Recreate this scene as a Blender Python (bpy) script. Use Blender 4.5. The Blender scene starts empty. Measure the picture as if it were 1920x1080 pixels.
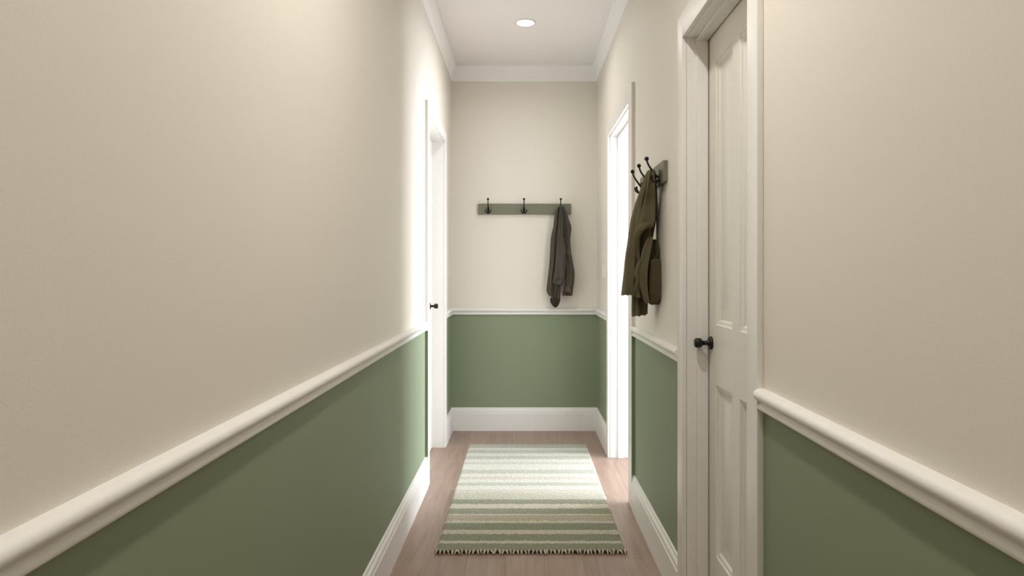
import bpy, bmesh, math, random
from mathutils import Vector, Matrix
random.seed(7)
sc = bpy.context.scene
COL = sc.collection
# ---------------------------------------------------------------- dimensions (metres)
F = 1280.0; H = 1.134                    # focal length in pixels of a 1920 px frame, eye height
WL, WR, YB = -0.5116, 0.5345, 4.887      # left wall, right wall, end wall
ZC = 2.614                               # ceiling
YN = -2.3                                # wall behind the camera
def P(px, py, Y): return ((px-980)*Y/F, H-(py-510)*Y/F)

# ---------------------------------------------------------------- materials
def mat(name, col, rough=.6, metal=0, bump=0, bscale=200, spec=.5):
    m = bpy.data.materials.new(name); m.use_nodes = True
    n = m.node_tree.nodes; l = m.node_tree.links; b = n['Principled BSDF']
    b.inputs['Base Color'].default_value = (*col, 1); b.inputs['Roughness'].default_value = rough
    b.inputs['Metallic'].default_value = metal; b.inputs['Specular IOR Level'].default_value = spec
    tc = n.new('ShaderNodeTexCoord'); nz = n.new('ShaderNodeTexNoise')
    nz.inputs['Scale'].default_value = bscale; nz.inputs['Detail'].default_value = 3
    l.new(tc.outputs['Object'], nz.inputs['Vector'])
    mx = n.new('ShaderNodeMix'); mx.data_type = 'RGBA'; mx.blend_type = 'MIX'
    mx.inputs['A'].default_value = (*[c*.96 for c in col], 1); mx.inputs['B'].default_value = (*[min(1, c*1.04) for c in col], 1)
    l.new(nz.outputs['Fac'], mx.inputs['Factor']); l.new(mx.outputs['Result'], b.inputs['Base Color'])
    if bump:
        bp = n.new('ShaderNodeBump'); bp.inputs['Strength'].default_value = bump; bp.inputs['Distance'].default_value = .002
        l.new(nz.outputs['Fac'], bp.inputs['Height']); l.new(bp.outputs['Normal'], b.inputs['Normal'])
    return m
def srgb(r, g, b):
    f = lambda c: (c/255/12.92) if c/255 <= .04045 else ((c/255+.055)/1.055)**2.4
    return (f(r), f(g), f(b))
CREAM = srgb(231, 225, 214); GREEN = srgb(137, 148, 121)
def two_tone():
    m = mat('two_tone_wall_paint', CREAM, .62, 0, .08, 260, .35)
    n = m.node_tree.nodes; l = m.node_tree.links; b = n['Principled BSDF']
    nz = [x for x in n if x.type == 'TEX_NOISE'][0]
    g = n.new('ShaderNodeNewGeometry'); s = n.new('ShaderNodeSeparateXYZ'); l.new(g.outputs['Position'], s.inputs[0])
    c = n.new('ShaderNodeMath'); c.operation = 'GREATER_THAN'; c.inputs[1].default_value = .85; l.new(s.outputs['Z'], c.inputs[0])
    up = [x for x in n if x.type == 'MIX'][0]
    lo = n.new('ShaderNodeMix'); lo.data_type = 'RGBA'
    lo.inputs['A'].default_value = (*[k*.96 for k in GREEN], 1); lo.inputs['B'].default_value = (*[k*1.04 for k in GREEN], 1)
    l.new(nz.outputs['Fac'], lo.inputs['Factor'])
    mx = n.new('ShaderNodeMix'); mx.data_type = 'RGBA'
    l.new(c.outputs[0], mx.inputs['Factor']); l.new(lo.outputs['Result'], mx.inputs['A']); l.new(up.outputs['Result'], mx.inputs['B'])
    l.new(mx.outputs['Result'], b.inputs['Base Color'])
    return m
def wood():
    m = mat('oak_floor', (.4, .3, .22), .38, 0, 0, 50)
    n = m.node_tree.nodes; l = m.node_tree.links; b = n['Principled BSDF']
    g = n.new('ShaderNodeNewGeometry'); s = n.new('ShaderNodeSeparateXYZ'); l.new(g.outputs['Position'], s.inputs[0])
    cb = n.new('ShaderNodeCombineXYZ'); l.new(s.outputs['Y'], cb.inputs['X'])
    ad = n.new('ShaderNodeMath'); ad.inputs[1].default_value = .0666; l.new(s.outputs['X'], ad.inputs[0]); l.new(ad.outputs[0], cb.inputs['Y'])
    br = n.new('ShaderNodeTexBrick'); l.new(cb.outputs[0], br.inputs['Vector'])
    br.inputs['Scale'].default_value = 1; br.inputs['Brick Width'].default_value = 1.35; br.inputs['Row Height'].default_value = .152
    br.inputs['Mortar Size'].default_value = .0009; br.inputs['Mortar Smooth'].default_value = .3; br.offset = .37; br.offset_frequency = 2
    br.inputs['Color1'].default_value = (*srgb(172, 148, 133), 1); br.inputs['Color2'].default_value = (*srgb(158, 134, 120), 1)
    br.inputs['Mortar'].default_value = (*srgb(125, 102, 88), 1)
    mp = n.new('ShaderNodeMapping'); l.new(g.outputs['Position'], mp.inputs['Vector']); mp.inputs['Scale'].default_value = (30, 2.2, 1)
    nz = n.new('ShaderNodeTexNoise'); nz.inputs['Scale'].default_value = 1.6; nz.inputs['Detail'].default_value = 6; nz.inputs['Distortion'].default_value = .6
    l.new(mp.outputs[0], nz.inputs['Vector'])
    rp = n.new('ShaderNodeValToRGB'); rp.color_ramp.elements[0].position = .3; rp.color_ramp.elements[0].color = (.8, .79, .78, 1)
    rp.color_ramp.elements[1].position = .7; rp.color_ramp.elements[1].color = (1.04, 1.04, 1.04, 1)
    l.new(nz.outputs['Fac'], rp.inputs['Fac'])
    mx = n.new('ShaderNodeMix'); mx.data_type = 'RGBA'; mx.blend_type = 'MULTIPLY'; mx.inputs['Factor'].default_value = 1
    l.new(br.outputs['Color'], mx.inputs['A']); l.new(rp.outputs['Color'], mx.inputs['B']); l.new(mx.outputs['Result'], b.inputs['Base Color'])
    bp = n.new('ShaderNodeBump'); bp.inputs['Strength'].default_value = .15; bp.inputs['Distance'].default_value = .001
    l.new(nz.outputs['Fac'], bp.inputs['Height']); l.new(bp.outputs['Normal'], b.inputs['Normal'])
    return m
def fabric(name, col, sc_=420, bump=.5):
    m = mat(name, col, .95, 0, bump, sc_, .1)
    b = m.node_tree.nodes['Principled BSDF']; b.inputs['Sheen Weight'].default_value = .25; b.inputs['Sheen Roughness'].default_value = .6
    b.inputs['Sheen Tint'].default_value = (*[min(1, c*2.5) for c in col], 1)
    return m
def emis(name, col, s):
    m = bpy.data.materials.new(name); m.use_nodes = True; b = m.node_tree.nodes['Principled BSDF']
    b.inputs['Emission Color'].default_value = (*col, 1); b.inputs['Emission Strength'].default_value = s
    return m
M = dict(
    wall=two_tone(), floor=wood(),
    ceil=mat('ceiling_paint', srgb(249, 247, 246), .8, 0, .05, 200, .3),
    trim=mat('white_gloss_trim', srgb(236, 233, 228), .38, 0, .03, 60, .5),
    door=mat('white_door_paint', srgb(230, 227, 218), .42, 0, .03, 60, .5),
    room=mat('side_room_paint', srgb(243, 242, 238), .8, 0, .02, 60, .3),
    board=mat('olive_grey_board_paint', srgb(122, 120, 103), .5, 0, .1, 150, .4),
    iron=mat('black_iron', (.018, .015, .012), .4, .5, .2, 300, .5),
    coat=fabric('charcoal_brown_cloth', srgb(82, 76, 68)), coatdark=fabric('dark_cuff_cloth', srgb(58, 51, 44)),
    patch=fabric('brown_patch_cloth', srgb(104, 91, 72)),
    olive=fabric('olive_wool_cloth', srgb(99, 92, 70)), oliveseam=fabric('olive_seam_cloth', srgb(118, 108, 80)),
    bag=fabric('olive_brown_canvas', srgb(84, 76, 56)),
    plastic=mat('white_plastic', srgb(236, 233, 226), .35, 0, 0, 60),
    binding=fabric('dark_rug_binding', srgb(70, 66, 50), 300), yarn=fabric('cream_yarn', srgb(204, 194, 172), 600),
    lens=emis('downlight_glow', (1, .97, .92), 12),
)
# rug weave: real stripes, listed front to back as seen (colour, end position in metres)
RY0, RY1 = 2.735, 4.466
def rug_mat():
    m = fabric('striped_flatweave', (.5, .5, .4), 330, .9)
    n = m.node_tree.nodes; l = m.node_tree.links; b = n['Principled BSDF']
    c = {'c': srgb(205, 198, 177), 'g': srgb(140, 140, 115), 'w': srgb(208, 205, 194), 's': srgb(176, 176, 160),
         't': srgb(178, 167, 142), 'l': srgb(194, 187, 170)}
    cy = [(300, 's'), (326, 'w'), (340, 's'), (359, 'w'), (374, 's'), (395, 'w'), (411, 'l'), (426, 'w'), (458, 's'), (480, 'w'),
          (500, 'l'), (516, 'w'), (535, 's'), (554, 'w'), (578, 'l'), (586, 'c'), (594, 'l'), (636, 'g'), (663, 'c'), (690, 'g'), (724, 'c'),
          (731, 't'), (765, 'c'), (777, 'g'), (818, 'c'), (843, 'g'), (886, 'c'), (900, 'g')]
    g = n.new('ShaderNodeNewGeometry'); s = n.new('ShaderNodeSeparateXYZ'); l.new(g.outputs['Position'], s.inputs[0])
    nz = n.new('ShaderNodeTexNoise'); nz.inputs['Scale'].default_value = 1; nz.inputs['Detail'].default_value = 3
    mp = n.new('ShaderNodeMapping'); mp.inputs['Scale'].default_value = (55, 30, 1); l.new(g.outputs['Position'], mp.inputs['Vector']); l.new(mp.outputs[0], nz.inputs['Vector'])
    a = n.new('ShaderNodeMath'); a.operation = 'MULTIPLY_ADD'; a.inputs[1].default_value = .022; l.new(nz.outputs['Fac'], a.inputs[0]); l.new(s.outputs['Y'], a.inputs[2])
    mr = n.new('ShaderNodeMapRange'); mr.inputs['From Min'].default_value = RY0+.011; mr.inputs['From Max'].default_value = RY1+.011
    l.new(a.outputs[0], mr.inputs['Value'])
    rp = n.new('ShaderNodeValToRGB'); r = rp.color_ramp; r.interpolation = 'CONSTANT'
    st = []
    prev = RY0
    for k in range(len(cy)-1, -1, -1):                      # nearest stripe first
        top = 1451.5/(740+cy[k][0]/3.177-510)               # far edge of this stripe
        st.append((max(0, (prev-RY0)/(RY1-RY0)), c[cy[k][1]])); prev = top
    r.elements[0].position = 0; r.elements[0].color = (*st[0][1], 1)
    r.elements[1].position = st[1][0]; r.elements[1].color = (*st[1][1], 1)
    for p, cc in st[2:]:
        e = r.elements.new(min(p, .999)); e.color = (*cc, 1)
    l.new(mr.outputs[0], rp.inputs['Fac'])
    # knotty speckle of the yarn
    n2 = n.new('ShaderNodeTexNoise'); n2.inputs['Scale'].default_value = 1; n2.inputs['Detail'].default_value = 4
    m2 = n.new('ShaderNodeMapping'); m2.inputs['Scale'].default_value = (210, 110, 1); l.new(g.outputs['Position'], m2.inputs['Vector']); l.new(m2.outputs[0], n2.inputs['Vector'])
    r2 = n.new('ShaderNodeValToRGB'); r2.color_ramp.elements[0].position = .38; r2.color_ramp.elements[0].color = (.58, .58, .54, 1)
    r2.color_ramp.elements[1].position = .6; r2.color_ramp.elements[1].color = (1.05, 1.05, 1.04, 1); l.new(n2.outputs['Fac'], r2.inputs['Fac'])
    mx = n.new('ShaderNodeMix'); mx.data_type = 'RGBA'; mx.blend_type = 'MULTIPLY'; mx.inputs['Factor'].default_value = 1
    l.new(rp.outputs['Color'], mx.inputs['A']); l.new(r2.outputs['Color'], mx.inputs['B']); l.new(mx.outputs['Result'], b.inputs['Base Color'])
    return m
M['rug'] = rug_mat()

# ---------------------------------------------------------------- mesh helpers
def box(bm, x0, x1, y0, y1, z0, z1, bev=0):
    vs = [bm.verts.new((x, y, z)) for x in (x0, x1) for y in (y0, y1) for z in (z0, z1)]
    fs = [bm.faces.new([vs[i] for i in q]) for q in ((0, 1, 3, 2), (4, 6, 7, 5), (0, 4, 5, 1), (2, 3, 7, 6), (0, 2, 6, 4), (1, 5, 7, 3))]
    if bev:
        es = {e for f in fs for e in f.edges}
        bmesh.ops.bevel(bm, geom=list(es), offset=bev, segments=2, affect='EDGES', profile=.7)
def prism(bm, poly3a, poly3b):
    a = [bm.verts.new(p) for p in poly3a]; b = [bm.verts.new(p) for p in poly3b]; k = len(a)
    for i in range(k): bm.faces.new((a[i], a[(i+1) % k], b[(i+1) % k], b[i]))
    bm.faces.new(a[::-1]); bm.faces.new(b)
def catmull(pts, per=6):
    out = []; n = len(pts)
    for i in range(n-1):
        p0 = pts[max(0, i-1)]; p1 = pts[i]; p2 = pts[i+1]; p3 = pts[min(n-1, i+2)]
        for k in range(per):
            t = k/per
            out.append(tuple(.5*((2*b)+(-a+c)*t+(2*a-5*b+4*c-d)*t*t+(-a+3*b-3*c+d)*t**3) for a, b, c, d in zip(p0, p1, p2, p3)))
    out.append(tuple(pts[-1])); return out
def tube(bm, pts, rad, seg=12, per=5, smooth=True):
    """pts with a radius each"""
    q = catmull([(*p, r) for p, r in zip(pts, rad if isinstance(rad, (list, tuple)) else [rad]*len(pts))], per) if smooth else [(*p, r) for p, r in zip(pts, rad)]
    rings = []; prev = None
    for i, v in enumerate(q):
        p = Vector(v[:3]); a = Vector(q[max(0, i-1)][:3]); b = Vector(q[min(len(q)-1, i+1)][:3]); t = (b-a).normalized()
        u = prev if prev else (Vector((1, 0, 0)) if abs(t.x) < .8 else Vector((0, 1, 0)))
        u = (u-t*u.dot(t)).normalized(); w = t.cross(u); prev = u
        rings.append([bm.verts.new(p+(u*math.cos(2*math.pi*k/seg)+w*math.sin(2*math.pi*k/seg))*max(v[3], 1e-4)) for k in range(seg)])
    for r0, r1 in zip(rings, rings[1:]):
        for k in range(seg): bm.faces.new((r0[k], r0[(k+1) % seg], r1[(k+1) % seg], r1[k]))
    bm.faces.new(rings[0][::-1]); bm.faces.new(rings[-1])
def lathe(bm, prof, origin, axis, seg=32):
    """prof = (distance along axis, radius)"""
    ax = Vector(axis).normalized(); u = ax.orthogonal().normalized(); w = ax.cross(u); rings = []
    for d, r in prof:
        rings.append([bm.verts.new(Vector(origin)+ax*d+(u*math.cos(2*math.pi*k/seg)+w*math.sin(2*math.pi*k/seg))*max(r, 1e-4)) for k in range(seg)])
    for r0, r1 in zip(rings, rings[1:]):
        for k in range(seg): bm.faces.new((r0[k], r0[(k+1) % seg], r1[(k+1) % seg], r1[k]))
    bm.faces.new(rings[0][::-1]); bm.faces.new(rings[-1])
def obj(name, bm, m, parent=None, smooth=False, origin=None, subsurf=0):
    bmesh.ops.recalc_face_normals(bm, faces=bm.faces)
    if origin: bmesh.ops.translate(bm, verts=bm.verts, vec=-Vector(origin))
    me = bpy.data.meshes.new(name); bm.to_mesh(me); bm.free(); me.materials.append(m)
    if smooth:
        for p in me.polygons: p.use_smooth = True
        me.set_sharp_from_angle(angle=math.radians(smooth if smooth is not True else 180))
    o = bpy.data.objects.new(name, me); COL.objects.link(o)
    if origin: o.location = origin
    if parent:
        o.parent = parent; o.matrix_parent_inverse = Matrix.Identity(4)
        # everything is authored in world coordinates: bring it into the parent's frame
        w = Vector((0, 0, 0)); q = parent
        while q: w += q.location; q = q.parent
        o.location = Vector(o.location)-w
    if subsurf:
        s = o.modifiers.new('subsurf', 'SUBSURF'); s.levels = s.render_levels = subsurf
    return o
def tag(o, label, cat, group=None, kind=None):
    o['label'] = label; o['category'] = cat
    if group: o['group'] = group
    if kind: o['kind'] = kind
    return o
def thing(name, loc, label, cat, group=None, kind=None):
    o = bpy.data.objects.new(name, None); COL.objects.link(o); o.location = loc; o.empty_display_size = .05
    return tag(o, label, cat, group, kind)
def struct(name, bm, m, label, cat, smooth=False):
    return tag(obj(name, bm, m, None, smooth), label, cat, kind='structure')

# ---------------------------------------------------------------- openings
D1 = (3.65, 4.41, 1.977)      # left door opening: near, far, head height
D2 = (3.362, 4.17, 1.965)     # right open doorway
D3 = (1.583, 2.224, 1.8985)   # near right door
TH = .12                      # wall thickness
# left wall
bm = bmesh.new()
box(bm, WL-TH, WL, YN, D1[0], 0, ZC); box(bm, WL-TH, WL, D1[1], YB, 0, ZC); box(bm, WL-TH, WL, D1[0], D1[1], D1[2], ZC)
struct('wall_left', bm, M['wall'], 'long left corridor wall, cream above the rail and sage green below', 'wall')
bm = bmesh.new()
box(bm, WR, WR+TH, YN, D3[0], 0, ZC); box(bm, WR, WR+TH, D3[1], D2[0], 0, ZC); box(bm, WR, WR+TH, D2[1], YB, 0, ZC)
box(bm, WR, WR+TH, D3[0], D3[1], D3[2], ZC); box(bm, WR, WR+TH, D2[0], D2[1], D2[2], ZC)
struct('wall_right', bm, M['wall'], 'right corridor wall with two doorways, cream above and sage green below', 'wall')
bm = bmesh.new(); box(bm, WL-TH, WR+TH, YB, YB+.1, 0, ZC)
struct('wall_back', bm, M['wall'], 'narrow end wall of the corridor carrying the long coat rack', 'wall')
bm = bmesh.new(); box(bm, WL-TH, WR+TH, YN-.1, YN, 0, ZC)
struct('wall_front', bm, M['wall'], 'corridor wall behind the viewer, cream above and green below', 'wall')
bm = bmesh.new(); box(bm, WL-TH, 3.4, YN-.1, 5.8, -.06, 0)
struct('floor', bm, M['floor'], 'light brown oak plank floor running along the corridor', 'floor')
bm = bmesh.new(); box(bm, WL-TH, 3.4, YN-.1, 5.8, ZC, ZC+.06)
struct('ceiling', bm, M['ceil'], 'plain white corridor ceiling with one recessed light', 'ceiling')
# side room beyond the open doorway, with its window
RX1, RA, RBk = 3.1, 2.0, 5.6
WINX = (1.0, 2.8); WINY = (2.7, 4.75); WINZ = (.12, 2.2)
bm = bmesh.new()
box(bm, RX1, RX1+.1, RA, WINY[0], 0, ZC); box(bm, RX1, RX1+.1, WINY[1], RBk, 0, ZC)
box(bm, RX1, RX1+.1, WINY[0], WINY[1], 0, WINZ[0]); box(bm, RX1, RX1+.1, WINY[0], WINY[1], WINZ[1], ZC)
box(bm, WR+TH, WINX[0], RA-.1, RA, 0, ZC); box(bm, WINX[1], RX1, RA-.1, RA, 0, ZC); box(bm, WINX[0], WINX[1], RA-.1, RA, 0, WINZ[0]); box(bm, WINX[0], WINX[1], RA-.1, RA, WINZ[1], ZC); box(bm, WR+TH, RX1, RBk, RBk+.1, 0, ZC)
box(bm, WR+TH+.001, WR+TH+.01, RA, D2[0]-.09, 0, ZC); box(bm, WR+TH+.001, WR+TH+.01, D2[1]+.09, RBk, 0, ZC)
struct('wall_side', bm, M['room'], 'bright white walls of the room beyond the open doorway', 'wall')
bm = bmesh.new()
a, b_ = WINY; c, d = WINZ; xx = RX1+.03
box(bm, xx, xx+.05, a, b_, c, c+.05); box(bm, xx, xx+.05, a, b_, d-.05, d); box(bm, xx, xx+.05, a, a+.05, c+.05, d-.05)
box(bm, xx, xx+.05, b_-.05, b_, c+.05, d-.05); box(bm, xx, xx+.05, (a+b_)/2-.025, (a+b_)/2+.025, c+.05, d-.05)
struct('window_1', bm, M['trim'], 'white framed window of the side room that lets in the daylight', 'window')

bm = bmesh.new()
a, b_ = WINX; yy = RA-.08
box(bm, a, b_, yy, yy+.05, c, c+.05); box(bm, a, b_, yy, yy+.05, d-.05, d); box(bm, a, a+.05, yy, yy+.05, c+.05, d-.05)
box(bm, b_-.05, b_, yy, yy+.05, c+.05, d-.05); box(bm, (a+b_)/2-.025, (a+b_)/2+.025, yy, yy+.05, c+.05, d-.05)
struct('added_window', bm, M['trim'], 'unseen white framed window added in the side room near wall for extra daylight', 'window')  # unseen window, added to light the far jambs and the end wall

# ---------------------------------------------------------------- mouldings
def run(bm, prof, side, s0, s1, mitre0=False, mitre1=False):
    """prof (distance from wall, z); side L/R run along Y, B along X"""
    def pt(d, z, s, m, sign):
        s = s + (sign*d if m else 0)
        return {'L': (WL+d, s, z), 'R': (WR-d, s, z), 'B': (s, YB-d, z)}[side]
    prism(bm, [pt(d, z, s0, mitre0, 1) for d, z in prof], [pt(d, z, s1, mitre1, -1) for d, z in prof])
ZD = .828
dado = [(0, ZD)] + [(a, ZD+b) for a, b in catmull([(.010, 0), (.0142, .003), (.0152, .007), (.013, .0115), (.0098, .015), (.0105, .019), (.0165, .0225),
        (.0225, .028), (.0245, .035), (.022, .042), (.0155, .0465), (.008, .048)], 4)] + [(0, ZD+.048)]
base = [(0, 0), (.016, 0), (.016, .124), (.0135, .1265), (.0135, .131)] + catmull([(.0125, .133), (.0125, .141), (.009, .149), (.0065, .154), (.0062, .160), (.004, .164)], 4) + [(0, .165)]
corn = [(0, 2.497), (.009, 2.497), (.011, 2.503), (.011, 2.509)] + catmull([(.013, 2.511), (.0155, 2.54), (.022, 2.572), (.034, 2.594)], 5) + [(.038, 2.597), (.038, 2.614), (0, 2.614)]
G = .0005
for prof, nm, cat, segs, word in (
    (dado, 'trim', 'dado rail', None, 'rounded white dado rail'),
    (base, 'baseboard', 'baseboard', None, 'tall white moulded baseboard')):
    L = [('left', [('L', YN, 3.58, False, False), ('L', 4.48, YB, False, True)]),
         ('right', [('R', YN, 1.513, False, False), ('R', 2.294, 3.256, False, False), ('R', 4.24, YB, False, True)]),
         ('back', [('B', WL, WR, True, True)])]
    for k, (sd, rs) in enumerate(L):
        bm = bmesh.new()
        for r in rs: run(bm, prof, *r)
        nme = f'baseboard_{sd}' if nm == 'baseboard' else f'trim_{k+1}'
        struct(nme, bm, M['trim'], f'{word} along the {"end" if sd=="back" else sd} wall', cat, smooth=35)
for k, (sd, r) in enumerate((('left', ('L', YN, YB, False, True)), ('right', ('R', YN, YB, False, True)), ('end', ('B', WL, WR, True, True)))):
    bm = bmesh.new(); run(bm, corn, *r)
    struct(f'trim_{k+4}', bm, M['ceil'], f'white coved cornice where the {sd} wall meets the ceiling', 'cornice', smooth=35)

# casings: face board round an opening + lining of the reveal + door stop
def casing(name, side, y0, y1, zh, wn, wf, wh, depth, label, stop=None, pro=.015, room=False):
    X = lambda d: WL+d if side == 'L' else WR-d
    bm = bmesh.new()
    def bx(d0, d1, ya, yb, za, zb, bev=.0015):
        x0, x1 = sorted((X(d0), X(d1))); box(bm, x0, x1, ya, yb, za, zb, bev)
    bx(0, pro, y0-wn, y0, 0, zh+wh, .003); bx(0, pro, y1, y1+wf, 0, zh+wh, .003); bx(0, pro, y0, y1, zh, zh+wh, .002)
    bx(-depth, 0, y0-.012, y0+.004, 0, zh); bx(-depth, 0, y1-.004, y1+.012, 0, zh); bx(-depth, 0, y0, y1, zh-.004, zh+.01)
    if stop:
        s0, s1 = stop
        bx(-s1, -s0, y0+.004, y0+.014, 0, zh-.004); bx(-s1, -s0, y1-.014, y1-.004, 0, zh-.004); bx(-s1, -s0, y0+.014, y1-.014, zh-.014, zh-.004)
    if room:
        for a, b in ((y0-.06, y0), (y1, y1+.06)): bx(-TH-.026, -TH-.011, a, b, 0, zh+.06)
        bx(-TH-.026, -TH-.011, y0, y1, zh, zh+.06)
    return struct(name, bm, M['trim'], label, 'door casing', smooth=35)
casing('trim_7', 'L', *D1, .07, .07, .06, .098, 'white casing around the closed door on the left wall')
casing('trim_8', 'R', *D2, .1, .07, .065, TH+.012, 'bright white casing around the open doorway on the right wall', stop=(.045, .085), room=True)
casing('trim_9', 'R', *D3, .07, .07, .08, TH, 'large white casing around the near panelled door on the right', stop=(.03, .066))
# the outer edges of the two far casings are painted with the wall
for k, (side, ya, zt) in enumerate((('L', 3.58, 2.037), ('R', 3.256, 2.04))):
    bm = bmesh.new(); x0, x1 = (WL, WL+.0155) if side == 'L' else (WR-.0155, WR)
    box(bm, x0, x1, ya-.004, ya-.0002, .166, .826); box(bm, x0, x1, ya-.004, ya-.0002, .878, zt)
    struct(f'trim_{10+k}', bm, M['wall'], f'casing edge on the {"left" if side=="L" else "right"} wall painted cream and green like the wall', 'casing edge')

# ---------------------------------------------------------------- doors
def leaf(bm, w, h, t, cols, rows, z0=.006):
    """door leaf in local frame: x = thickness (0 visible face .. -t), y = 0..w, recessed fielded panels on both faces"""
    ys = [0]+[v for c in cols for v in c]+[w]; zs = [z0]+[v for r in rows for v in r]+[h]
    for sgn in (0, 1):
        for i in range(len(ys)-1):
            for j in range(len(zs)-1):
                a, b, c, d = ys[i], ys[i+1], zs[j], zs[j+1]
                if i % 2 and j % 2:
                    prev = None
                    for ins, dep in ((0, 0), (.004, .004), (.012, .006), (.018, .0115), (.05, .0115), (.062, .0085)):
                        ins2 = min(ins, (b-a)*.35)
                        x = -dep if sgn == 0 else -t+dep
                        r = [bm.verts.new((x, yy, zz)) for yy, zz in ((a+ins2, c+ins2), (b-ins2, c+ins2), (b-ins2, d-ins2), (a+ins2, d-ins2))]
                        if prev:
                            for k in range(4): bm.faces.new((prev[k], prev[(k+1) % 4], r[(k+1) % 4], r[k]))
                        prev = r
                    bm.faces.new(prev)
                else:
                    x = 0 if sgn == 0 else -t
                    bm.faces.new([bm.verts.new((x, yy, zz)) for yy, zz in ((a, c), (b, c), (b, d), (a, d))])
    for yy in (0, w): bm.faces.new([bm.verts.new(p) for p in ((0, yy, z0), (-t, yy, z0), (-t, yy, h), (0, yy, h))])
    for zz in (z0, h): bm.faces.new([bm.verts.new(p) for p in ((0, 0, zz), (-t, 0, zz), (-t, w, zz), (0, w, zz))])
    bmesh.ops.remove_doubles(bm, verts=bm.verts, dist=.0002)
def knob(parent, o, axis, kr=.0155, rr=.021, L=.056):
    """rose + stem + knob"""
    b = bmesh.new(); lathe(b, [(0, rr-.001), (.0012, rr), (.0065, rr), (.009, rr-.002), (.0095, .004)], o, axis, 40)
    h = obj('door_handle', b, M['iron'], parent, smooth=40)
    b = bmesh.new()
    lathe(b, [(.006, .0115), (.012, .009), (.016, .0072), (.027, .0072), (.0315, .010), (.034, kr-.0015), (.037, kr), (L-.007, kr), (L-.003, kr-.0017), (L-.001, kr-.005), (L, .002)], o, axis, 40)
    obj('knob', b, M['iron'], h, smooth=40)
def door(name, place, w, h, cols, rows, label, kn, t=.036):
    bm = bmesh.new(); leaf(bm, w, h, t, cols, rows); 
    for v in bm.verts: v.co = place(v.co)
    bmesh.ops.recalc_face_normals(bm, faces=bm.faces)
    o = struct(name, bm, M['door'], label, 'door', smooth=25)
    if kn: knob(o, *kn)
    return o
# door 3: closed, face at X = .605
X3 = .605; y0 = D3[0]+.005; w3 = D3[1]-D3[0]-.010
door('door_3', lambda c: Vector((X3-c.x, y0+c.y, c.z)), w3, D3[2]-.006,
     [(1.69-y0, 1.903-y0), (1.970-y0, 2.139-y0)], [(.243, .780), (.968, 1.797)],
     'closed white panelled door with black knob, nearest on the right', ((X3, 2.185, .907), (-1, 0, 0)))
# door 1: closed, recessed in the left wall
X1 = -.5835; y1 = D1[0]+.0045; w1 = D1[1]-D1[0]-.0095
door('door_1', lambda c: Vector((X1+c.x, y1+c.y, c.z)), w1, D1[2]-.006,
     [(.10, .335), (.415, .65)], [(.24, .79), (.97, 1.86)],
     'closed white door deep in the left wall with a small black knob', ((X1, 4.26, .921), (1, 0, 0)))
# door 2: stands open into the side room, hinged on the far jamb
hx, hy = WR+TH+.03, D2[1]-.012
ang = math.radians(2)
def pl2(c):
    return Vector((hx+c.y*math.cos(ang)+c.x*math.sin(ang), hy+c.y*math.sin(ang)-c.x*-1*math.cos(ang), c.z))
door('door_2', lambda c: pl2(Vector((c.x, c.y, c.z))), .78, D2[2]-.012, [(.10, .345), (.425, .67)], [(.24, .79), (.97, 1.85)],
     'white door standing open into the bright side room', ((hx+.72, hy+.025, .92), (0, -1, 0)))

# ---------------------------------------------------------------- ceiling downlight
def downlight(y, label, power, x=.016, name='ceiling_light', r=.064, col=None):
    t = thing(name, (x, y, ZC), label, 'ceiling light')
    b = bmesh.new(); z = ZC
    prof = [(0, r), (.002, r), (.005, r-.003), (.0062, r-.009), (.004, r-.013), (.0008, r-.0155)]
    u = 48; rings = [[b.verts.new((x+rr*math.cos(2*math.pi*k/u), y+rr*math.sin(2*math.pi*k/u), z-d)) for k in range(u)] for d, rr in prof]
    for r0, r1 in zip(rings, rings[1:]):
        for k in range(u): b.faces.new((r0[k], r0[(k+1) % u], r1[(k+1) % u], r1[k]))
    obj('trim_ring', b, M['plastic'], t, smooth=True)
    b = bmesh.new(); lathe(b, [(0.0002, r-.015), (.0022, r-.0155), (.003, r-.019), (.0034, .001)], (x, y, z), (0, 0, -1), 48)
    obj('lens', b, M['lens'], t, smooth=60)
    L = bpy.data.lights.new('downlight_lamp', 'AREA'); L.shape = 'DISK'; L.size = .09; L.energy = power; L.color = col or LAMPC; L.spread = math.radians(158)
    lo = bpy.data.objects.new('downlight_lamp', L); COL.objects.link(lo); lo.location = (0, 0, -.012); lo.parent = t
    return t
LAMPC = (1, .965, .915)
downlight(4.05, 'round recessed ceiling light glowing white above the rug', 3.0, col=(1, .985, .965))
downlight(1.42, 'round recessed ceiling light above the near panelled door', 11.3)
downlight(-.5, 'unseen round ceiling light added behind the viewer to fill the near walls', 9.5)  # unseen fill lamp, added to brighten the near end of the corridor

# ---------------------------------------------------------------- rug
rug = thing('rug', (.032, 3.6, 0), 'striped sage green and cream woven runner lying on the oak floor', 'rug')
RX0, RXR = -.352, .4175
b = bmesh.new(); nx, ny = 150, 330; tpt = .009
import mathutils.noise as mn
grid = []
for j in range(ny+1):
    y = RY0+.022+(RY1-RY0-.022)*j/ny; row = []
    for i in range(nx+1):
        x = RX0+(RXR-RX0)*i/nx
        edge = min(i, nx-i)
        z = tpt + .0016*mn.noise(Vector((x*60, y*95, 0)))+.0010*math.sin(y*2*math.pi/.0105) + .003*mn.noise(Vector((x*5, y*5, 3)))*.5
        wob = .0035*mn.noise(Vector((0 if i < nx/2 else 9, y*40, 1)))
        if edge == 0: z = .0
        if edge <= 1: z *= .75
        if j in (0, ny): z *= .8
        row.append(b.verts.new((x+(wob if edge < 3 else 0), y, z)))
    grid.append(row)
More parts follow.
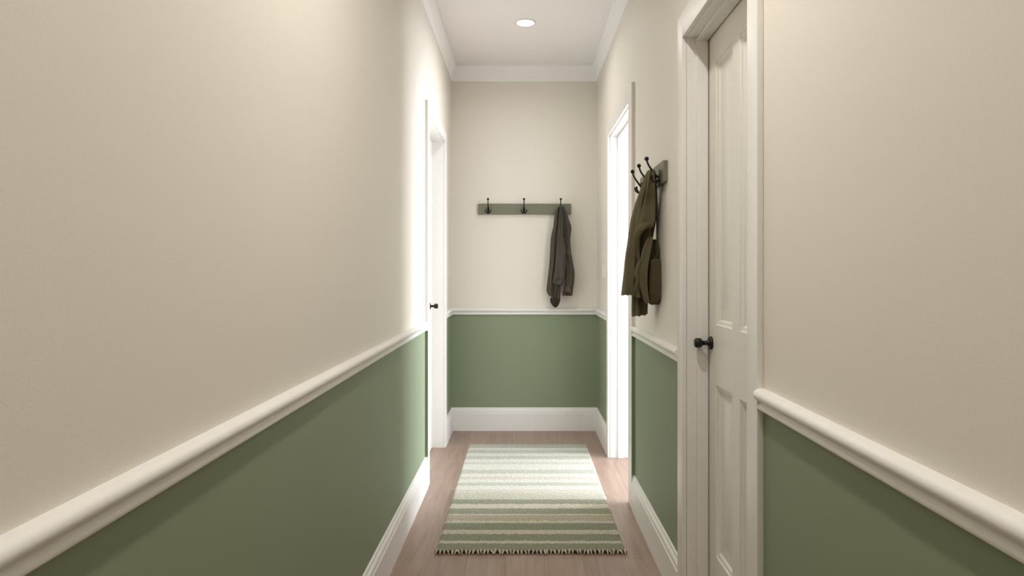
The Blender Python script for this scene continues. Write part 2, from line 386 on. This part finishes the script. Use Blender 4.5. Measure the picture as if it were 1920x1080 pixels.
for j in range(ny):
    for i in range(nx): b.faces.new((grid[j][i], grid[j][i+1], grid[j+1][i+1], grid[j+1][i]))
cap = [b.verts.new((RX0, RY0+.022, 0)), b.verts.new((RXR, RY0+.022, 0)), b.verts.new((RXR, RY1, 0)), b.verts.new((RX0, RY1, 0))]
b.faces.new([grid[ny][i] for i in range(nx+1)]+[cap[2], cap[3]]) 
obj('pile', b, M['rug'], rug, smooth=True)
b = bmesh.new()
tube(b, [(RX0-.002+(RXR-RX0+.004)*k/12, RY0+.017+.001*math.sin(k*2), .0065) for k in range(13)], .0058, 10, 4)
obj('binding', b, M['binding'], rug, smooth=True)
nT = 52
protos = []
for k in range(nT):
    x = RX0+.006+(RXR-RX0-.012)*k/(nT-1)
    if k < 4:
        b = bmesh.new(); s = (k-1.2)*.0025; h = .0005*k
        tube(b, [(x-.001, RY0+.024, .010), (x, RY0+.014, .0135-h), (x+s*.6, RY0+.005, .009), (x+s, RY0-.001, .0035)], [.0024, .0036, .0034, .0022], 8, 3)
        o = obj('fringe_tassel', b, M['yarn'], rug, smooth=True, origin=(x, RY0, 0)); protos.append(o)
    else:
        o = random.choice(protos).copy(); COL.objects.link(o); o.parent = rug
        o.location = (x-rug.location.x+random.uniform(-.0015, .0015), RY0-rug.location.y+random.uniform(-.001, .002), 0)
        o.rotation_euler.z = random.uniform(-.25, .25); o.scale = (random.uniform(.8, 1.35), 1, random.uniform(.85, 1.1))

# ---------------------------------------------------------------- coat racks
def hook(parent, base, out, up=.062, reach=.05, lowz=-.022):
    """cast double hook; base on board face, out = unit vector away from wall"""
    B = Vector(base); o = Vector(out); s = Vector((0, 0, 1)).cross(o)
    p = lambda a, h, l=0: tuple(B+o*a+Vector((0, 0, h))+s*l)
    b = bmesh.new()
    # back plate: slim rounded lozenge
    pl = [(0, .024), (.006, .019), (.0075, .008), (.0065, -.008), (.007, -.016), (0, -.024), (-.007, -.016), (-.0065, -.008), (-.0075, .008), (-.006, .019)]
    prism(b, [p(.0002, h, l) for l, h in pl], [p(.0045, h*.93, l*.85) for l, h in pl])
    tube(b, [p(.003, -.004), p(.014, -.001), p(.030, up*.33), p(.044, up*.68), p(reach, up*.96)], [.0052, .0046, .004, .0036, .0034], 10, 5)
    for g in (1, -1):
        tube(b, [p(.003, -.010), p(.014, -.023, g*.003), p(.027, -.024, g*.010), p(.036, -.013, g*.018), p(.037, -.002, g*.0215)], [.0055, .005, .0042, .0036, .0042], 10, 5)
    h_ = obj('hook', b, M['iron'], parent, smooth=50)
    b = bmesh.new(); bmesh.ops.create_uvsphere(b, u_segments=18, v_segments=12, radius=.0085)
    bmesh.ops.translate(b, verts=b.verts, vec=p(reach+.001, up+.004))
    obj('ball_tip', b, M['iron'], h_, smooth=True)
def rrect(x0, x1, z0, z1, r, n=6):
    out = []
    for cx, cz, a0 in ((x1-r, z1-r, 0), (x0+r, z1-r, 90), (x0+r, z0+r, 180), (x1-r, z0+r, 270)):
        for k in range(n+1):
            a = math.radians(a0+90*k/n); out.append((cx+r*math.cos(a), cz+r*math.sin(a)))
    return out
# on the end wall
x0, zt = P(896, 382, 4.867); x1, zb = P(1071, 402, 4.867)
rk = thing('coat_rack', ((x0+x1)/2, YB, zb), 'long grey-green coat rack board on the end wall with three black hooks', 'coat rack')
b = bmesh.new(); r1 = rrect(x0, x1, zb, zt, .008)
prism(b, [(x, YB-.0002, z) for x, z in r1], [(x, YB-.019, z) for x, z in r1])
bo = obj('board', b, M['board'], rk, smooth=35)
bo.modifiers.new('bev', 'BEVEL').width = .0012
for px in (915.5, 982.5, 1051): hook(rk, (P(px, 0, 4.86)[0], YB-.019, 1.578), (0, -1, 0), up=.066)
# on the right wall
rk2 = thing('coat_rack', (WR, 2.76, 1.467), 'short grey-green coat rack seen end-on, right wall beside the panelled door', 'coat rack')
b = bmesh.new(); r2 = rrect(2.515, 3.02, 1.466, 1.547, .006)
prism(b, [(WR-.0002, y, z) for y, z in r2], [(WR-.016, y, z) for y, z in r2])
bo = obj('board', b, M['board'], rk2, smooth=35); bo.modifiers.new('bev', 'BEVEL').width = .0012
for yy in (2.575, 2.745, 2.905): hook(rk2, (WR-.016, yy, 1.497), (-1, 0, 0), up=.06, reach=.05)

# ---------------------------------------------------------------- cloth
def cloth(name, parent, m, rows, Y, folds=3, amp=.010, ph=0, per=5, seg=56, drift=1.5, label=None, tilt=0, sharp=.85):
    """rows = (px_left, px_right, py, thickness, y_offset): a hanging closed piece of cloth with pleats.
    The silhouette is in metres at depth Y; thickness runs along Y."""
    R = []
    for (l, r, py, th, dy) in rows:
        yy = Y+dy; xl, z = P(l, py, yy); xr, _ = P(r, py, yy); R.append((xl, xr, z, th, yy))
    R = catmull(R, per); b = bmesh.new(); rings = []; zt = R[0][2]; zl = R[-1][2]
    for xl, xr, z, th, yy in R:
        u = (zt-z)/(zt-zl); hw = max((xr-xl)/2, .002); xc = (xl+xr)/2; ring = []
        for k in range(seg):
            a = 2*math.pi*k/seg; ca, sa = math.cos(a), math.sin(a)
            X = math.copysign(abs(ca)**sharp, ca); S = math.copysign(abs(sa)**.75, sa)
            w = amp*(.35+.65*min(1, u*2.2))*(1-abs(X)**3)
            f = math.sin((X*folds+ph)*math.pi+drift*math.sin(u*2.6+ph))
            f = math.copysign(abs(f)**.7, f)
            n_ = .004*mn.noise(Vector((xc*7+X*1.3, u*5, ph*3)))*(1-abs(X)**4)
            yo = yy+S*th/2+w*f+n_*2
            zz = z + tilt*X*hw*u + .0015*math.sin(X*9+ph)*u
            ring.append(b.verts.new((xc+X*hw, yo, zz)))
        rings.append(ring)
    for r0, r1 in zip(rings, rings[1:]):
        for k in range(seg): b.faces.new((r0[k], r0[(k+1) % seg], r1[(k+1) % seg], r1[k]))
    for rr, inv in ((rings[0], 1), (rings[-1], 0)):
        # close with a slightly recessed cap so the hem reads as an edge
        cx = sum((v.co for v in rr), Vector())/seg
        inner = [b.verts.new(v.co.lerp(cx, .25)+Vector((0, 0, .006 if not inv else -.001))) for v in rr]
        for k in range(seg): b.faces.new((rr[k], rr[(k+1) % seg], inner[(k+1) % seg], inner[k]))
        b.faces.new(inner)
    o = obj(name, b, m, parent, smooth=60)
    if label: o['label'] = label
    return o
# charcoal jacket on the end wall (crop scale 4.7, origin 1010,360)
def q(rows, ox, oy, s): return [(ox+l/s, ox+r/s, oy+y/s, th, dy) for l, r, y, th, dy in rows]
hk = P(1051, 389, 4.82)
ct = thing('jacket', (P(1051, 0, 4.8)[0], 4.82, P(0, 578, 4.8)[1]), 'dark charcoal-brown jacket hanging from the right hook on the end wall', 'jacket')
A = (1010, 360, 4.7)
cloth('body', ct, M['coat'], q([(176, 200, 126, .03, 0), (150, 203, 165, .045, 0), (136, 205, 240, .055, 0), (128, 208, 310, .06, 0), (108, 210, 400, .07, 0),
      (100, 212, 520, .075, 0), (93, 205, 640, .075, 0), (80, 190, 760, .08, 0), (69, 180, 870, .08, 0), (84, 160, 905, .07, 0), (92, 140, 918, .06, 0)], *A), 4.818, 2.4, .014, .3, tilt=-.1)
cloth('sleeve', ct, M['coat'], q([(196, 226, 126, .03, 0), (200, 246, 180, .045, 0), (204, 266, 240, .055, 0), (208, 288, 312, .06, 0), (222, 279, 400, .06, 0),
      (232, 281, 480, .06, 0), (236, 291, 560, .062, 0), (238, 305, 640, .065, 0), (236, 315, 710, .068, 0), (233, 313, 780, .066, 0), (222, 304, 850, .062, 0), (213, 296, 912, .058, 0)], *A), 4.815, 1.6, .009, .9)
cloth('front_panel', ct, M['coat'], q([(186, 214, 124, .025, 0), (184, 214, 200, .035, 0), (178, 216, 300, .04, 0), (168, 221, 400, .045, 0), (156, 226, 500, .05, 0),
      (149, 231, 580, .052, 0), (140, 231, 680, .052, 0), (130, 228, 750, .05, 0), (120, 206, 815, .045, 0)], *A), 4.776, 1.2, .005, .15, tilt=-.28)
cloth('hem_band', ct, M['coat'], q([(128, 224, 762, .058, 0), (124, 218, 785, .06, 0), (119, 203, 812, .06, 0)], *A), 4.776, 1.2, .005, .15, tilt=-.28)
cloth('sleeve', ct, M['coat'], q([(128, 205, 700, .04, 0), (114, 198, 800, .045, 0), (112, 192, 860, .045, 0), (108, 190, 930, .043, 0), (105, 188, 965, .04, 0)], *A), 4.81, 1.2, .004, .5)
cloth('cuff', ct, M['coatdark'], q([(103, 190, 935, .048, 0), (102, 188, 965, .048, 0), (122, 172, 1000, .042, 0), (143, 158, 1017, .03, 0)], *A), 4.81, 1, .003, .5, label='darker folded cuff')
cloth('sleeve_patch', ct, M['patch'], q([(238, 283, 508, .066, 0), (240, 286, 532, .067, 0), (241, 290, 556, .067, 0)], *A), 4.814, 1.6, .006, .9, label='brown patch on the sleeve')
cloth('sleeve_patch', ct, M['patch'], q([(231, 300, 836, .068, 0), (229, 300, 858, .068, 0), (232, 297, 878, .066, 0)], *A), 4.814, 1.6, .005, .9, label='light brown patch above the cuff')
cloth('cuff', ct, M['coatdark'], q([(213, 297, 880, .066, 0), (213, 296, 913, .064, 0)], *A), 4.815, 1.6, .005, .9, label='dark cuff end')

# olive coat on the right wall
oc = thing('coat', (.46, 2.64, P(0, 595, 2.64)[1]), 'olive green wool coat hanging from the near hook on the right wall', 'coat')
Y0 = 2.70
def T(pxx, pyy, Y): x, z = P(pxx, pyy, Y); return (x, Y, z)
cloth('body', oc, M['olive'], [(1214, 1228, 320, .035, -.115), (1208, 1229, 332, .05, -.10), (1203, 1229, 350, .06, -.075), (1197, 1230, 368, .07, -.04), (1192, 1230, 390, .08, 0), (1188, 1229, 412, .09, 0),
      (1187, 1225.5, 432, .095, 0), (1187, 1222, 450, .10, 0), (1188, 1218, 470, .10, 0), (1189, 1215, 490, .10, 0), (1188, 1213, 520, .105, 0), (1187, 1213, 545, .105, 0), (1188, 1213, 560, .10, 0)], Y0, 2.0, .018, .35, tilt=-.35, drift=1.6)
cloth('sleeve', oc, M['olive'], [(1213, 1224, 322, .03, -.11), (1206, 1219, 340, .04, -.07), (1198, 1212, 362, .05, 0), (1190, 1205, 385, .06, 0), (1184, 1199, 408, .07, 0), (1180, 1194, 432, .075, 0),
      (1177, 1193, 455, .08, 0), (1173, 1193, 480, .082, 0), (1170, 1192, 510, .085, 0), (1167, 1190, 535, .085, 0), (1165, 1189, 553, .085, 0)], Y0+.01, .9, .006, .6)
cloth('sleeve', oc, M['olive'], [(1190, 1214, 500, .05, 0), (1187, 1214, 530, .065, 0), (1185, 1214, 556, .07, 0), (1184.5, 1214, 575, .07, 0), (1184.5, 1213.5, 591, .07, 0)], Y0+.05, 2.6, .008, .1, tilt=.12)
# upper front panel hanging over the body, its lower edge folded up towards the wall side
cloth('front_panel', oc, M['olive'], [(1217, 1227, 321, .022, -.055), (1214, 1228, 340, .030, -.045), (1211, 1228.5, 360, .034, -.025), (1206, 1229, 382, .036, 0), (1201, 1229, 404, .036, 0), (1197, 1228, 420, .034, 0), (1194.5, 1223, 431, .028, 0)],
      Y0-.085, .55, .010, .5, tilt=.30, drift=.3, sharp=.7, label='folded front of the coat')
b = bmesh.new()
tube(b, [T(1224, 424, 2.665), T(1215, 421, 2.61), T(1203, 428, 2.590), T(1195, 440, 2.595), T(1191.5, 458, 2.61), T(1190.5, 480, 2.625)], [.005, .011, .014, .013, .010, .004], 16, 6)
obj('sleeve_fold', b, M['olive'], oc, smooth=True)
cloth('lapel', oc, M['olive'], [(1216, 1225, 444, .02, 0), (1208, 1222.5, 458, .03, 0), (1203, 1219.5, 476, .034, 0), (1200, 1216, 495, .036, 0), (1198.5, 1214, 515, .036, 0), (1200, 1214, 535, .036, 0), (1204, 1215.5, 553, .034, 0), (1210, 1218, 568, .026, 0)],
      Y0-.075, .5, .006, .5, drift=.3, sharp=.75)
b = bmesh.new()
tube(b, [T(1204, 486, 2.62), T(1197, 497, 2.612), T(1193, 514, 2.610), T(1195, 527, 2.612), T(1191, 542, 2.618), T(1190, 556, 2.63)], [.003, .006, .008, .006, .007, .003], 12, 6)
obj('pocket_welt', b, M['olive'], oc, smooth=True)

# shoulder bag behind the coat
bg = thing('shoulder_bag', (.51, 2.66, P(0, 571, 2.66)[1]), 'small olive-brown shoulder bag hanging between the olive coat and the wall', 'bag')
cloth('bag_body', bg, M['bag'], [(1214.5, 1240, 486, .07, 0), (1214, 1240.2, 491, .085, 0), (1213.5, 1240.3, 520, .09, 0), (1213, 1240.3, 545, .09, 0), (1213.5, 1240, 558, .085, 0), (1216, 1237, 567, .07, 0), (1221, 1233, 571, .04, 0)],
      2.672, .5, .003, .3, sharp=.4, tilt=0, per=6)
b = bmesh.new()
tube(b, [T(1226, 324, 2.60), T(1229, 360, 2.63), T(1231, 400, 2.655), T(1232, 420, 2.655), T(1232, 446, 2.655), T(1234.5, 466, 2.655), T(1238, 489, 2.66)], [.007, .007, .005, .0035, .0035, .006, .007], 12, 5)
obj('strap', b, M['bag'], bg, smooth=True)
b = bmesh.new()
tube(b, [T(1225, 326, 2.60), T(1226.5, 370, 2.64), T(1226, 405, 2.665), T(1222.5, 420, 2.665), T(1222, 444, 2.665), T(1222, 466, 2.665), T(1218, 489, 2.665)], [.007, .009, .007, .004, .005, .008, .009], 12, 5)
obj('strap', b, M['bag'], bg, smooth=True)
cloth('bag_gusset', bg, M['bag'], [(1224, 1231, 449, .012, 0), (1220.5, 1234, 464, .02, 0), (1217, 1237.5, 488, .03, 0)], 2.672, 2.6, .006, .1)

# ---------------------------------------------------------------- light switch
sw = thing('light_switch', (WR, 4.40, 1.14), 'small white wall switch beside the open doorway near the end wall', 'light switch')
b = bmesh.new(); box(b, WR-.018, WR-.0002, 4.345, 4.445, 1.096, 1.179, .003); obj('switch_plate', b, M['plastic'], sw, smooth=40)
b = bmesh.new(); box(b, WR-.0225, WR-.0175, 4.375, 4.415, 1.115, 1.16, .0015); obj('rocker', b, M['plastic'], sw, smooth=40)

# ---------------------------------------------------------------- daylight
def area(name, loc, rot, sx, sy, e, col):
    L = bpy.data.lights.new(name, 'AREA'); L.shape = 'RECTANGLE'; L.size = sx; L.size_y = sy; L.energy = e; L.color = col
    o = bpy.data.objects.new(name, L); COL.objects.link(o); o.location = loc; o.rotation_euler = rot; return o
area('window_daylight', (RX1+.25, (WINY[0]+WINY[1])/2, (WINZ[0]+WINZ[1])/2), (0, math.radians(90), 0), WINZ[1]-WINZ[0], WINY[1]-WINY[0], 298, (.90, .96, 1.04))
area('window_daylight', ((WINX[0]+WINX[1])/2, RA-.25, (WINZ[0]+WINZ[1])/2), (math.radians(90), 0, 0), WINX[1]-WINX[0], WINZ[1]-WINZ[0], 55, (.90, .96, 1.04))  # extra daylight through the added window, brightens the jambs and end wall
w = bpy.data.worlds.new('sky'); sc.world = w; w.use_nodes = True
w.node_tree.nodes['Background'].inputs[0].default_value = (.75, .85, 1, 1); w.node_tree.nodes['Background'].inputs[1].default_value = 1.0

# ---------------------------------------------------------------- camera
cam = bpy.data.cameras.new('camera'); co = bpy.data.objects.new('camera', cam); COL.objects.link(co)
co.location = (0, 0, H); co.rotation_euler = (math.radians(90), 0, 0)
cam.sensor_width = 36; cam.lens = 24; cam.shift_x = -20/1920; cam.shift_y = -30/1920; cam.clip_start = .02
sc.camera = co
sc.view_settings.view_transform = 'Standard'; sc.view_settings.look = 'None'; sc.view_settings.gamma = 1
sc.view_settings.exposure = 0.0
